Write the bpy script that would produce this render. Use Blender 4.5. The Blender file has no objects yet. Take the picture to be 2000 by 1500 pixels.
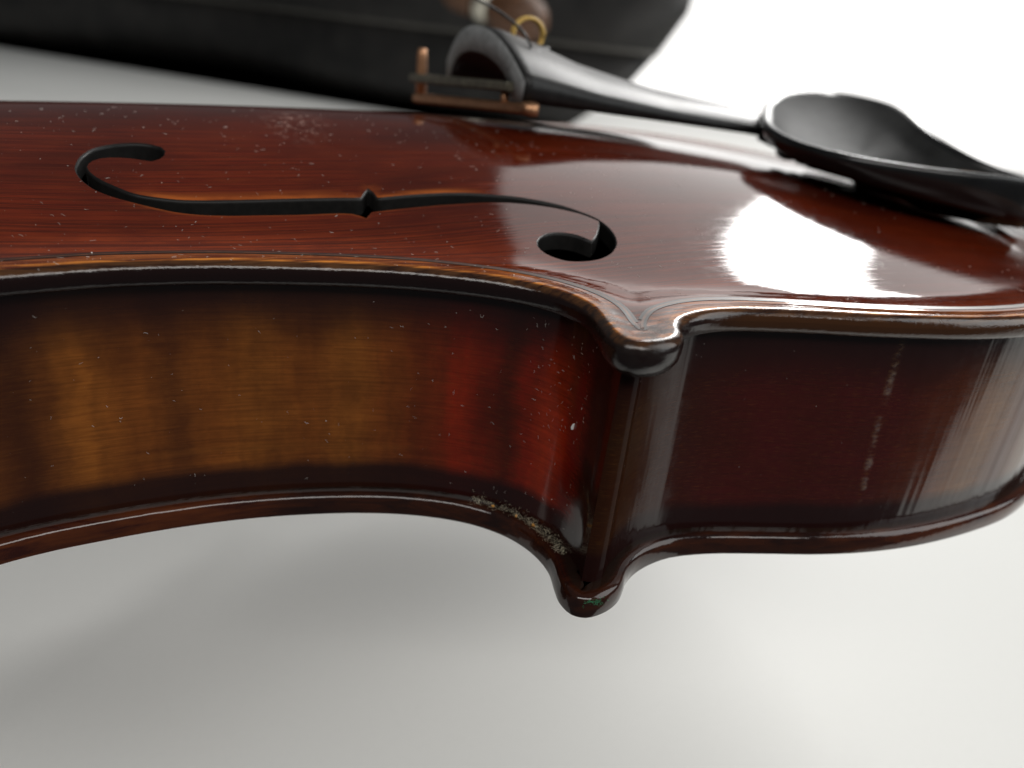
import bpy, bmesh, math, random
import numpy as np
from mathutils import Vector, Matrix
from mathutils.kdtree import KDTree
from mathutils.geometry import delaunay_2d_cdt

# everything below is authored in millimetres and written to meshes in metres
MM = 0.001
sc = bpy.context.scene
col = sc.collection
random.seed(7); rng = np.random.default_rng(7)

# ------------------------------------------------------------------ camera
cam = bpy.data.cameras.new('camera'); camo = bpy.data.objects.new('camera', cam); col.objects.link(camo)
cam.sensor_width = 36.0; cam.sensor_fit = 'HORIZONTAL'; cam.lens = 26.93
cam.clip_start = 0.005; cam.clip_end = 50
CP = Vector((-25.638, -164.714, 86.130))
CR = Vector((0.932129, -0.349013, 0.096570)); CU = Vector((0.072402, 0.440906, 0.894628)); CF = Vector((0.354815, 0.826917, -0.436251))
m = Matrix.Identity(4)
for i in range(3):
    m[i][0] = CR[i]; m[i][1] = CU[i]; m[i][2] = -CF[i]; m[i][3] = CP[i]*MM
camo.matrix_world = m
cam.dof.use_dof = True; cam.dof.focus_distance = 0.107; cam.dof.aperture_fstop = 14.5
sc.camera = camo
sc.render.resolution_x = 1024; sc.render.resolution_y = 768

# ------------------------------------------------------------------ world and lamps (indoor window light)
w = bpy.data.worlds.new('World'); sc.world = w; w.use_nodes = True
w.node_tree.nodes['Background'].inputs[0].default_value = (0.80, 0.86, 0.90, 1)
w.node_tree.nodes['Background'].inputs[1].default_value = 0.08

def area_lamp(name, az, el_lo, el_hi, az_lo, az_hi, dist, radiance, colour):
    """upright window-like lamp, placed by the compass bearings of its edges seen from the violin"""
    o = Vector((0.060, -0.060, 0.055)); a = math.radians(az)
    f = Vector((math.cos(a), math.sin(a), 0)); side = Vector((-f.y, f.x, 0))
    l0 = dist*math.tan(math.radians(az_lo-az)); l1 = dist*math.tan(math.radians(az_hi-az))
    z0 = dist*math.tan(math.radians(el_lo)); z1 = dist*math.tan(math.radians(el_hi))
    ld = bpy.data.lights.new(name, 'AREA'); ld.shape = 'RECTANGLE'; ld.size = abs(l1-l0); ld.size_y = z1-z0
    ld.color = colour; ld.energy = radiance*math.pi*ld.size*ld.size_y
    lo = bpy.data.objects.new(name, ld); col.objects.link(lo)
    c = o + f*dist + side*(l0+l1)/2; c.z = o.z+(z0+z1)/2
    lo.location = c
    lo.rotation_euler = (-f).to_track_quat('-Z', 'Y').to_euler()
    return lo
area_lamp('window_gap_lamp', 48, 14, 60, 37.5, 46.5, 1.46, 19.0, (1.0, 0.99, 0.97))
area_lamp('side_window_lamp', -30, 12, 52, -52, -8, 1.60, 2.6, (0.97, 1.0, 1.0))
cl = bpy.data.lights.new('ceiling_lamp', 'AREA'); cl.shape = 'RECTANGLE'; cl.size = 2.0; cl.size_y = 0.42; cl.color = (1.0, 0.975, 0.94); cl.energy = 5.8*math.pi*2.0*0.42
clo = bpy.data.objects.new('ceiling_lamp', cl); col.objects.link(clo)
cd = Vector((math.cos(math.radians(250))*math.cos(math.radians(47)), math.sin(math.radians(250))*math.cos(math.radians(47)), math.sin(math.radians(47))))
clo.location = Vector((0.02, -0.08, 0.05))+cd*1.5; clo.rotation_euler = (-cd).to_track_quat('-Z', 'Y').to_euler()

sc.view_settings.view_transform = 'Standard'; sc.view_settings.look = 'None'
sc.view_settings.exposure = 0.0; sc.view_settings.gamma = 1.0; sc.view_settings.use_curve_mapping = False

# ------------------------------------------------------------------ material helpers
class NT:
    def __init__(s, name):
        s.m = bpy.data.materials.new(name); s.m.use_nodes = True
        s.t = s.m.node_tree; s.n = s.t.nodes; s.b = s.n['Principled BSDF']
    def node(s, typ, **kw):
        x = s.n.new(typ)
        for k, v in kw.items(): setattr(x, k, v)
        return x
    def link(s, a, b): s.t.links.new(a, b)
    def val(s, sock, v):
        if hasattr(v, 'is_output') or isinstance(v, bpy.types.NodeSocket): s.link(v, sock)
        else: sock.default_value = v
    def math(s, op, a, b=0.0, clamp=False):
        x = s.node('ShaderNodeMath', operation=op); x.use_clamp = clamp
        s.val(x.inputs[0], a); s.val(x.inputs[1], b); return x.outputs[0]
    def coord(s, scale=(1, 1, 1), loc=(0, 0, 0), uv=False):
        tc = s.node('ShaderNodeTexCoord'); mp = s.node('ShaderNodeMapping')
        k = 1.0 if uv else 1000.0
        mp.inputs['Scale'].default_value = tuple(k*q for q in scale); mp.inputs['Location'].default_value = loc
        s.link(tc.outputs['UV' if uv else 'Object'], mp.inputs[0]); return mp.outputs[0]
    def noise(s, vec, scale=1.0, detail=2.0, rough=0.5, dist=0.0):
        x = s.node('ShaderNodeTexNoise'); x.inputs['Scale'].default_value = scale; x.inputs['Detail'].default_value = detail
        x.inputs['Roughness'].default_value = rough; x.inputs['Distortion'].default_value = dist
        s.link(vec, x.inputs['Vector']); return x.outputs['Fac']
    def ramp(s, fac, stops, interp='LINEAR'):
        x = s.node('ShaderNodeValToRGB'); x.color_ramp.interpolation = interp
        e = x.color_ramp.elements
        while len(e) < len(stops): e.new(0.5)
        for i, (p, c) in enumerate(stops):
            e[i].position = p; e[i].color = (c if len(c) == 4 else (*c, 1)) if not isinstance(c, (int, float)) else (c, c, c, 1)
        s.val(x.inputs[0], fac); return x.outputs[0]
    def mix(s, fac, a, b, blend='MIX'):
        x = s.node('ShaderNodeMix', data_type='RGBA', blend_type=blend)
        s.val(x.inputs[0], fac)
        for sock, v in ((x.inputs[6], a), (x.inputs[7], b)):
            s.val(sock, v if not isinstance(v, tuple) or len(v) == 4 else (*v, 1))
        return x.outputs[2]
    def attr(s, name):
        x = s.node('ShaderNodeAttribute'); x.attribute_name = name; return x.outputs['Fac']
    def mapr(s, v, a, b, c=0.0, d=1.0):
        x = s.node('ShaderNodeMapRange'); x.interpolation_type = 'SMOOTHSTEP'
        s.val(x.inputs[0], v)
        for i, q in enumerate((a, b, c, d)): x.inputs[1+i].default_value = q
        return x.outputs[0]
    def bump(s, h, dist_mm, strength=1.0, prev=None):
        x = s.node('ShaderNodeBump'); x.inputs['Distance'].default_value = dist_mm*MM; x.inputs['Strength'].default_value = strength
        s.val(x.inputs['Height'], h)
        if prev: s.link(prev, x.inputs['Normal'])
        return x.outputs[0]
    def sep(s, vec):
        x = s.node('ShaderNodeSeparateXYZ'); s.link(vec, x.inputs[0]); return x.outputs
    def comb(s, a, b, c):
        x = s.node('ShaderNodeCombineXYZ')
        for i, q in enumerate((a, b, c)): s.val(x.inputs[i], q)
        return x.outputs[0]
    def out(s, base=None, rough=None, coat=None, coat_rough=None, normal=None, coat_normal=None, metal=None, spec=None):
        b = s.b
        if base is not None: s.val(b.inputs['Base Color'], base if not isinstance(base, tuple) or len(base) == 4 else (*base, 1))
        if rough is not None: s.val(b.inputs['Roughness'], rough)
        if coat is not None: s.val(b.inputs['Coat Weight'], coat)
        if coat_rough is not None: s.val(b.inputs['Coat Roughness'], coat_rough)
        if normal is not None: s.link(normal, b.inputs['Normal'])
        if coat_normal is not None: s.link(coat_normal, b.inputs['Coat Normal'])
        if metal is not None: b.inputs['Metallic'].default_value = metal
        if spec is not None: s.val(b.inputs['Specular IOR Level'], spec)
        return s.m

# ---- varnished spruce of the front
def mat_spruce():
    t = NT('red_brown_varnished_spruce')
    wob = t.noise(t.coord((0.012, 0.03, 0)), 1.0, 1)
    c = t.sep(t.coord())
    yw = t.math('ADD', c[1], t.math('MULTIPLY', wob, 2.5))
    grain = t.noise(t.comb(t.math('MULTIPLY', c[0], 0.010), t.math('MULTIPLY', yw, 1.7), 0.0), 1.0, 2, 0.6)
    fibre = t.noise(t.comb(t.math('MULTIPLY', c[0], 0.12), t.math('MULTIPLY', yw, 6.0), 0.0), 1.0, 2, 0.6)
    cloud = t.noise(t.coord((0.035, 0.07, 0.05)), 1.0, 3, 0.55)
    red = t.mix(t.ramp(grain, [(0.36, 0.0), (0.62, 1.0)]), (0.047, 0.0050, 0.0021), (0.102, 0.0112, 0.0036))
    red = t.mix(t.math('MULTIPLY', t.ramp(fibre, [(0.42, 0.0), (0.70, 1.0)]), 0.34), red, (0.20, 0.040, 0.008))
    red = t.mix(t.ramp(cloud, [(0.42, 0.0), (0.66, 0.55)]), red, (0.026, 0.0042, 0.0024))
    # the varnish is paler and more orange towards the waist edge, deeper in the middle
    d = t.attr('edge'); fd = t.attr('fdist')
    en = t.noise(t.coord((0.16, 0.5, 0.5)), 1.0, 3, 0.6)
    warm = t.math('MULTIPLY', t.mapr(d, 19.0, 6.0), t.math('MULTIPLY', t.ramp(en, [(0.30, 0.15), (0.65, 0.8)]), t.ramp(grain, [(0.42, 0.15), (0.60, 1.0)])))
    base = t.mix(warm, red, (0.24, 0.038, 0.007))
    # worn orange lips along the sound hole
    fw = t.math('MULTIPLY', t.attr('fwear'), t.ramp(t.noise(t.coord((0.12, 0.5, 0.5)), 1.0, 3), [(0.34, 0.25), (0.58, 1.0)]))
    base = t.mix(t.math('MULTIPLY', fw, 0.62), base, (0.46, 0.120, 0.020))
    # edge: worn orange crest, brown upper rounding, nearly black lower half
    en2 = t.noise(t.coord((0.09, 0.9, 0.9)), 1.0, 4, 0.65, 0.4)
    crest = t.mix(t.ramp(en2, [(0.40, 0.0), (0.62, 1.0)]), (0.10, 0.022, 0.008), (0.58, 0.20, 0.030))
    k = t.math('MULTIPLY', t.mapr(d, 2.7, 1.9), 1.0)
    base = t.mix(k, base, crest)
    chan = t.mix(t.ramp(en2, [(0.40, 0.0), (0.58, 1.0)]), (0.085, 0.016, 0.007), (0.30, 0.085, 0.02))
    base = t.mix(t.math('MULTIPLY', t.mapr(d, 5.0, 4.4), t.mapr(d, 1.9, 2.5)), base, chan)
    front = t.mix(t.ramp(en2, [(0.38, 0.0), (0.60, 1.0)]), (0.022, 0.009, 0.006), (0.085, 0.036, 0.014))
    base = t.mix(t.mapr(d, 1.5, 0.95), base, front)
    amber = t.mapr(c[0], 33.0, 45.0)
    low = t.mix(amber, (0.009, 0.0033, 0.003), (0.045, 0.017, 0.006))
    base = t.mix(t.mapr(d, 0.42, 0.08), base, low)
    cs = t.node('ShaderNodeVectorMath', operation='DISTANCE'); t.link(t.coord((1, 1, 0)), cs.inputs[0]); cs.inputs[1].default_value = (23.5, -87.0, 0)
    grim = t.math('MULTIPLY', t.mapr(cs.outputs['Value'], 11.0, 2.0), t.ramp(t.noise(t.coord((0.35, 0.5, 0.5)), 1.0, 4, 0.7), [(0.38, 0.0), (0.56, 0.9)]))
    base = t.mix(grim, base, (0.016, 0.012, 0.010))
    # scuffed whitish rub near the middle
    sp = t.node('ShaderNodeVectorMath', operation='DISTANCE'); t.link(t.coord((1, 0.55, 0)), sp.inputs[0]); sp.inputs[1].default_value = (-9.0, -5.0, 0)
    scuff = t.math('MULTIPLY', t.mapr(sp.outputs['Value'], 8.0, 1.5), t.ramp(t.noise(t.coord((0.7, 0.5, 0.3)), 1.0, 5, 0.7), [(0.5, 0.0), (0.75, 1.0)]))
    base = t.mix(t.math('MULTIPLY', scuff, 0.8), base, (0.42, 0.26, 0.22))
    corr = t.bump(grain, 0.020, 0.6)
    corr = t.bump(t.noise(t.coord((0.03, 0.55, 0.3)), 1.0, 1), 0.012, 0.5, corr)
    nick = t.noise(t.coord((0.55, 0.8, 0.8)), 1.0, 5, 0.65)
    corr2 = t.bump(t.math('MULTIPLY', nick, t.mapr(d, 3.5, 1.5)), 0.09, 0.8, corr)
    dustn = t.noise(t.coord((0.5, 0.9, 0.6)), 1.0, 6, 0.75)
    rough = t.math('ADD', t.math('ADD', t.ramp(dustn, [(0.40, 0.05), (0.8, 0.15)]), t.math('MULTIPLY', scuff, 0.3)), t.math('MULTIPLY', grim, 0.25))
    return t.out(base, 0.42, 1.0, rough, corr2, corr2, spec=0.0)

# ---- flamed maple of the ribs (uv: u = mm along the rib from the lower corner, v = mm above the back)
def mat_rib(kind):
    t = NT('flamed_maple_rib_' + kind)
    uv = t.sep(t.coord(uv=True)); u, v = uv[0], uv[1]
    warp = t.noise(t.coord((0.05, 0.08, 0), uv=True), 1.0, 2)
    uw = t.math('ADD', u, t.math('ADD', t.math('MULTIPLY', warp, 4.5), t.math('ADD', t.math('MULTIPLY', v, -0.05), t.math('MULTIPLY', t.noise(t.coord((0.25, 0.9, 0), uv=True), 1.0, 4, 0.65), 3.2))))
    fib = t.noise(t.coord((0.10, 2.2, 0), uv=True), 1.0, 3, 0.65)
    fib2 = t.noise(t.coord((0.5, 7.0, 0), uv=True), 1.0, 2, 0.6)
    mott = t.noise(t.coord((0.09, 0.10, 0), uv=True), 1.0, 4, 0.6)
    if kind == 'waist':
        D = (0.016, 0.004, 0.003); R = (0.24, 0.018, 0.005); G = (0.25, 0.079, 0.0125); G2 = (0.20, 0.058, 0.010)
        f = t.math('DIVIDE', t.math('SUBTRACT', uw, 1.6), 110.0)
        base = t.ramp(f, [(0.00, D), (0.06, D), (0.10, (0.15, 0.007, 0.004)), (0.15, (0.40, 0.030, 0.007)), (0.185, (0.22, 0.013, 0.004)), (0.215, (0.075, 0.007, 0.003)),
                          (0.245, (0.15, 0.011, 0.004)), (0.285, R), (0.33, (0.17, 0.026, 0.006)), (0.385, (0.20, 0.050, 0.009)), (0.44, G), (0.49, G2), (0.56, G), (0.63, G2), (0.665, (0.125, 0.037, 0.008)),
                          (0.70, G2), (0.78, G), (0.81, (0.12, 0.036, 0.008)), (0.835, (0.055, 0.016, 0.005)), (0.88, (0.12, 0.036, 0.008)), (1.0, D)], 'EASE')
        flame = t.noise(t.comb(t.math('MULTIPLY', uw, 0.55), t.math('MULTIPLY', v, 0.03), 0.0), 1.0, 2, 0.6)
        base = t.mix(t.ramp(flame, [(0.35, 0.26), (0.62, 0.0)]), base, (0.055, 0.016, 0.005))
    else:
        base = t.ramp(t.math('DIVIDE', uw, 150.0), [(0.0, (0.014, 0.006, 0.004)), (0.06, (0.035, 0.015, 0.007)), (0.12, (0.030, 0.006, 0.004)), (0.20, (0.050, 0.0052, 0.005)), (0.36, (0.046, 0.0050, 0.0048)), (0.44, (0.09, 0.020, 0.006)),
                          (0.50, (0.18, 0.070, 0.014)), (0.55, (0.08, 0.016, 0.006)), (0.61, (0.14, 0.056, 0.014)), (0.70, (0.05, 0.012, 0.006)), (0.8, (0.09, 0.04, 0.012)), (1.0, (0.03, 0.01, 0.005))])
    base = t.mix(t.math('MULTIPLY', t.ramp(fib, [(0.35, 0.85), (0.62, 0.0)]), 0.38), base, (0.015, 0.004, 0.002))
    base = t.mix(t.math('MULTIPLY', t.ramp(fib2, [(0.55, 0.0), (0.8, 1.0)]), 0.22), base, (0.24, 0.10, 0.02))
    base = t.mix(t.ramp(mott, [(0.40, 0.0), (0.68, 0.5)]), base, (0.03, 0.006, 0.003))
    if kind == 'waist':     # a paler streak low on the rib
        stk = t.math('MULTIPLY', t.mapr(t.math('ABSOLUTE', t.math('SUBTRACT', v, t.math('ADD', 6.6, t.math('MULTIPLY', warp, 2.0)))), 1.0, 0.1), t.math('MULTIPLY', t.mapr(u, 34.0, 40.0), t.mapr(u, 84.0, 70.0)))
        base = t.mix(t.math('MULTIPLY', stk, 0.08), base, (0.34, 0.125, 0.020))
    # grimy antiqued varnish left along both seams, with its own ragged outline
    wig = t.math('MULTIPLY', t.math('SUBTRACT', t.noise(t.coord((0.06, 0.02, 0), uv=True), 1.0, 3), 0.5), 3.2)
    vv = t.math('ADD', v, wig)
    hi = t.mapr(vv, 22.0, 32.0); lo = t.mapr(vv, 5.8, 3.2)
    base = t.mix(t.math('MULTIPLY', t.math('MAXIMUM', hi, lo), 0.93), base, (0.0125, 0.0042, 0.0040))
    ripple = t.noise(t.coord((0.22 if kind == 'waist' else 0.30, 0.012, 0), uv=True), 1.0, 2)
    n = t.bump(ripple, 0.06 if kind == 'waist' else 0.34, 0.5)
    n = t.bump(fib, 0.006, 0.6, n)
    if kind == 'lower':
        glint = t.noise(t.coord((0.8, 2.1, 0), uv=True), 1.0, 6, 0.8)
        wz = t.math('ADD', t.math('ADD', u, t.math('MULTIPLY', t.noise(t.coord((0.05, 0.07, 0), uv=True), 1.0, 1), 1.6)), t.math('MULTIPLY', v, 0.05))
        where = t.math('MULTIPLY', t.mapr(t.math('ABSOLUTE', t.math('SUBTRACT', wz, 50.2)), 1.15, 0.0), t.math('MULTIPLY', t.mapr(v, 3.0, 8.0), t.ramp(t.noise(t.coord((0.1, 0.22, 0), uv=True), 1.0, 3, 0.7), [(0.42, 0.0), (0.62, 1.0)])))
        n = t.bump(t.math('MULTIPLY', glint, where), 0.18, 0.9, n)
        base = t.mix(t.math('MULTIPLY', where, t.ramp(glint, [(0.46, 0.0), (0.68, 0.4)])), base, (0.36, 0.22, 0.09))  # golden window glint painted into the base colour over the ridged patch
    grime = t.noise(t.coord((0.25, 0.25, 0), uv=True), 1.0, 5, 0.7)
    cw = 1.0 if kind == 'waist' else t.mapr(t.math('ADD', u, t.math('MULTIPLY', grime, 6.0)), 8.0, 22.0, 0.12, 1.0)
    return t.out(base, 0.4, cw, t.ramp(grime, [(0.4, 0.06), (0.75, 0.20)] if kind == 'waist' else [(0.4, 0.10), (0.75, 0.24)]), n, n, spec=0.0)

def mat_back():
    t = NT('dark_varnished_maple_back')
    c = t.sep(t.coord()); d = t.attr('edge')
    n1 = t.noise(t.coord((0.10, 0.35, 0.7)), 1.0, 4, 0.65, 0.5)
    dark = t.mix(t.ramp(n1, [(0.38, 0.0), (0.75, 1.0)]), (0.013, 0.0045, 0.0035), (0.045, 0.012, 0.0045))
    red = t.mix(t.ramp(n1, [(0.35, 0.0), (0.70, 1.0)]), (0.028, 0.006, 0.0038), (0.085, 0.022, 0.006))
    base = t.mix(t.math('MAXIMUM', t.mapr(c[0], -14.0, -28.0), t.mapr(c[0], 60.0, 85.0)), dark, red)
    ledge = t.mapr(d, 1.4, 2.0)
    base = t.mix(t.math('MULTIPLY', ledge, 0.75), base, (0.012, 0.008, 0.006))
    nb = t.bump(t.noise(t.coord((0.25, 0.4, 0.5)), 1.0, 2, 0.5), 0.14, 0.5)
    nb = t.bump(t.noise(t.coord((1.2, 1.2, 1.2)), 1.0, 3, 0.6), 0.03, 0.5, nb)
    return t.out(base, 0.4, 1.0, t.ramp(n1, [(0.3, 0.05), (0.8, 0.14)]), nb, nb, spec=0.0)

def simple(name, colr, rough=0.5, coat=0.0, coat_rough=0.1, metal=0.0, var=0.0, nscale=0.4, bump_mm=0.0, spec=0.5):
    t = NT(name); base = (*colr, 1)
    n = t.noise(t.coord(), nscale, 4, 0.6)
    dk = tuple(q*(1-var) for q in colr); lt = tuple(min(1, q*(1+var)) for q in colr)
    base = t.mix(t.ramp(n, [(0.3, 0.0), (0.7, 1.0)]), dk, lt)
    nb = t.bump(n, bump_mm, 0.7) if bump_mm else None
    return t.out(base, rough, coat, coat_rough, nb, None, metal, spec)

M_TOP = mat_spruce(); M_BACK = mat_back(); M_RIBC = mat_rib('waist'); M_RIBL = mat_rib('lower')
M_FWALL = simple('dark_stained_hole_wall', (0.006, 0.0055, 0.005), 0.55, 0.12, 0.25, var=0.4, nscale=1.0, bump_mm=0.03, spec=0.2)
M_INSIDE = simple('dusty_bare_inside_wood', (0.10, 0.06, 0.035), 0.9, var=0.3)
M_PBLK = simple('black_purfling', (0.012, 0.007, 0.006), 0.45, 0.5, 0.25, var=0.5, nscale=0.3)
M_PMID = simple('brown_purfling', (0.10, 0.032, 0.010), 0.45, 0.5, 0.25, var=0.6, nscale=0.5)
M_EBONY = simple('polished_ebony', (0.011, 0.0105, 0.0105), 0.38, 0.0, 0.2, var=0.4, nscale=0.5, bump_mm=0.02, spec=0.2)
M_EBEND = simple('ebony_end_lit_grey', (0.24, 0.25, 0.25), 0.62, var=0.25, nscale=0.6)  # tailpiece end: light falling on the black ebony is put into this grey
M_CHIN = simple('satin_black_chin_rest', (0.007, 0.0072, 0.0075), 0.22, 0.0, 0.16, var=0.3, nscale=0.2, spec=0.55)
M_CUP = simple('worn_matt_black_cup', (0.020, 0.0205, 0.0205), 0.62, 0.0, 0.16, var=0.3, nscale=0.2, spec=0.10)
M_COPPER = simple('tarnished_copper', (0.46, 0.25, 0.14), 0.5, metal=1.0, var=0.2, nscale=0.6, bump_mm=0.03)
M_STEEL = simple('oxidised_dark_steel', (0.13, 0.12, 0.09), 0.5, metal=0.6, var=0.4, nscale=0.6, bump_mm=0.03)
M_GUT = simple('black_tail_cord', (0.012, 0.012, 0.012), 0.35, var=0.3, nscale=2)
M_GOLD = simple('yellow_silk_winding', (0.62, 0.40, 0.10), 0.45, var=0.3, nscale=2)
M_DUST = simple('pale_dust', (0.60, 0.57, 0.53), 0.8, var=0.2, nscale=0.3)
M_DUSTY = simple('yellowish_fluff', (0.74, 0.68, 0.50), 0.8, var=0.4, nscale=0.6)
M_CRUMB = simple('amber_rosin_crumb', (0.62, 0.30, 0.05), 0.3, 0.6, 0.1, var=0.3)
M_GREEN = simple('green_felt_fibre', (0.03, 0.26, 0.12), 0.8, var=0.3, nscale=1)
M_FLECK = simple('plain_white_fleck', (0.85, 0.83, 0.80), 0.6, var=0.05)

# ------------------------------------------------------------------ geometry helpers
def put(o, parent=None, label=None, cat=None, kind=None, group=None):
    col.objects.link(o)
    if parent: o.parent = parent
    if label: o['label'] = label
    if cat: o['category'] = cat
    if kind: o['kind'] = kind
    if group: o['group'] = group
    return o
def mesh(name, V, Fc, mats, parent=None, smooth=True, mi=None, attrs=None, normals=None, uvs=None, **kw):
    me = bpy.data.meshes.new(name)
    me.from_pydata([tuple(float(q)*MM for q in v) for v in V], [], [tuple(int(i) for i in f) for f in Fc])
    for mt in (mats if isinstance(mats, (list, tuple)) else [mats]): me.materials.append(mt)
    if mi is not None: me.polygons.foreach_set('material_index', np.asarray(mi, dtype=np.int32))
    if smooth: me.polygons.foreach_set('use_smooth', np.ones(len(me.polygons), dtype=bool))
    for k, a in (attrs or {}).items():
        at = me.attributes.new(k, 'FLOAT', 'POINT'); at.data.foreach_set('value', np.asarray(a, dtype=np.float32))
    if uvs is not None:
        ul = me.uv_layers.new(name='UVMap'); li = np.empty(len(me.loops), dtype=np.int32); me.loops.foreach_get('vertex_index', li)
        ul.data.foreach_set('uv', np.asarray(uvs, dtype=np.float32)[li].ravel())
    if normals is not None: me.normals_split_custom_set_from_vertices([tuple(n) for n in normals])
    me.update()
    return put(bpy.data.objects.new(name, me), parent, **kw)

def cr(pts, step=0.8, closed=False):
    P = np.array(pts, float); n = len(P); out = []
    for i in range(n if closed else n-1):
        p1, p2 = P[i], P[(i+1) % n]
        p0 = P[i-1] if (i > 0 or closed) else 2*p1-p2
        p3 = P[(i+2) % n] if (i+2 < n or closed) else 2*p2-p1
        t1 = np.linalg.norm(p1-p0)**.5; t2 = t1+np.linalg.norm(p2-p1)**.5; t3 = t2+np.linalg.norm(p3-p2)**.5
        k = max(1, int(np.linalg.norm(p2-p1)/step+.5))
        for j in range(k):
            t = t1+(t2-t1)*j/k
            A1 = (t1-t)/t1*p0+t/t1*p1; A2 = (t2-t)/(t2-t1)*p1+(t-t1)/(t2-t1)*p2; A3 = (t3-t)/(t3-t2)*p2+(t-t2)/(t3-t2)*p3
            B1 = (t2-t)/t2*A1+t/t2*A2; B2 = (t3-t)/(t3-t1)*A2+(t-t1)/(t3-t1)*A3
            out.append((t2-t)/(t2-t1)*B1+(t-t1)/(t2-t1)*B2)
    if not closed: out.append(P[-1])
    return np.array(out)
def resample(P, n):
    s = np.concatenate([[0], np.cumsum(np.linalg.norm(np.diff(P, axis=0), axis=1))]); t = np.linspace(0, s[-1], n)
    return np.stack([np.interp(t, s, P[:, i]) for i in range(P.shape[1])], 1), t
def nrm2(P, closed=False):
    T = (np.roll(P, -1, 0)-np.roll(P, 1, 0)) if closed else np.gradient(P, axis=0)
    T = T/(np.linalg.norm(T, axis=1)[:, None]+1e-12); return np.stack([-T[:, 1], T[:, 0]], 1)     # left of travel
_kd = {}
def sdist(x, y, poly, closed=True):
    """distance to a closed outline: nearest vertex by k-d tree, then its neighbouring segments exactly"""
    P = np.asarray(poly); key = (len(P), float(P[0][0]), float(P[len(P)//3][1]), float(P[-1][0]))
    if key not in _kd:
        kt = KDTree(len(P))
        for i, p in enumerate(P): kt.insert((float(p[0]), float(p[1]), 0.0), i)
        kt.balance(); _kd[key] = kt
    kt = _kd[key]; pts = np.stack([np.ravel(x), np.ravel(y)], 1)
    idx = np.array([kt.find((a, b, 0.0))[1] for a, b in pts.tolist()], dtype=int); best = np.full(len(pts), 1e9); n = len(P)
    for o in (-2, -1, 0, 1):
        A = P[(idx+o) % n]; D = P[(idx+o+1) % n]-A; S = pts-A
        t = np.clip((S*D).sum(1)/((D**2).sum(1)+1e-12), 0, 1); best = np.minimum(best, np.sqrt(((S-t[:, None]*D)**2).sum(1)))
    return best.reshape(np.shape(x))
def inside(x, y, poly):
    P = np.asarray(poly); Q = np.roll(P, -1, 0); r = np.zeros(len(x), bool)
    for a, b in zip(P, Q):
        cnd = (a[1] > y) != (b[1] > y)
        if cnd.any():
            xi = a[0]+(y-a[1])/(b[1]-a[1]+1e-12)*(b[0]-a[0]); r ^= cnd & (x < xi)
    return r
def pchip(X, Y, x):
    X = np.array(X, float); Y = np.array(Y, float); h = np.diff(X); dl = np.diff(Y)/h; mm = np.zeros(len(X))
    for i in range(1, len(X)-1):
        if dl[i-1]*dl[i] > 0:
            w1 = 2*h[i]+h[i-1]; w2 = h[i]+2*h[i-1]; mm[i] = (w1+w2)/(w1/dl[i-1]+w2/dl[i])
    mm[0] = dl[0]; mm[-1] = dl[-1]
    x = np.asarray(x, float); i = np.clip(np.searchsorted(X, x)-1, 0, len(X)-2); t = (x-X[i])/h[i]
    return Y[i]*(2*t**3-3*t**2+1)+h[i]*mm[i]*(t**3-2*t**2+t)+Y[i+1]*(-2*t**3+3*t**2)+h[i]*mm[i+1]*(t**3-t**2)
def sm(a, b, x):
    t = np.clip((x-a)/(b-a), 0, 1); return t*t*(3-2*t)
def tube(path, rad, k=8, closed=False, caps=True):
    P = np.asarray(path, float); n = len(P); R = np.full(n, rad) if np.isscalar(rad) else np.asarray(rad)
    T = (np.roll(P, -1, 0)-np.roll(P, 1, 0)) if closed else np.gradient(P, axis=0)
    T /= np.linalg.norm(T, axis=1)[:, None]+1e-12
    ref = np.array([0, 0, 1.0]) if abs(T[0][2]) < .9 else np.array([1.0, 0, 0]); V = []; Fc = []
    u = ref-T[0]*(ref@T[0]); u /= np.linalg.norm(u)
    for i in range(n):
        u = u-T[i]*(u@T[i]); u /= np.linalg.norm(u)+1e-12; v = np.cross(T[i], u)
        for j in range(k):
            a = 2*math.pi*j/k; V.append(P[i]+R[i]*(math.cos(a)*u+math.sin(a)*v))
    for i in range(n if closed else n-1):
        for j in range(k):
            a = i*k+j; b = i*k+(j+1) % k; c = ((i+1) % n)*k+(j+1) % k; d = ((i+1) % n)*k+j; Fc.append((a, b, c, d))
    if caps and not closed: Fc.append(tuple(range(k))[::-1]); Fc.append(tuple((n-1)*k+j for j in range(k)))
    return V, Fc
def bar(a, b, wd, ht, up=(0, 0, 1), bev=0.3):
    """rectangular bar from a to b with chamfered long edges"""
    a = np.array(a, float); b = np.array(b, float); t = (b-a)/np.linalg.norm(b-a); up = np.array(up, float); up -= t*(up@t); up /= np.linalg.norm(up); sd = np.cross(t, up)
    prof = [(-wd/2+bev, -ht/2), (wd/2-bev, -ht/2), (wd/2, -ht/2+bev), (wd/2, ht/2-bev), (wd/2-bev, ht/2), (-wd/2+bev, ht/2), (-wd/2, ht/2-bev), (-wd/2, -ht/2+bev)]
    V = []; Fc = []; L = np.linalg.norm(b-a)
    for s, sc_ in ((0, .82), (bev, 1), (L-bev, 1), (L, .82)):
        for x, y in prof: V.append(a+t*s+sd*x*sc_+up*y*sc_)
    for i in range(3):
        for j in range(8): Fc.append((i*8+j, i*8+(j+1) % 8, (i+1)*8+(j+1) % 8, (i+1)*8+j))
    Fc.append(tuple(range(8))[::-1]); Fc.append(tuple(24+j for j in range(8)))
    return V, Fc
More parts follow.
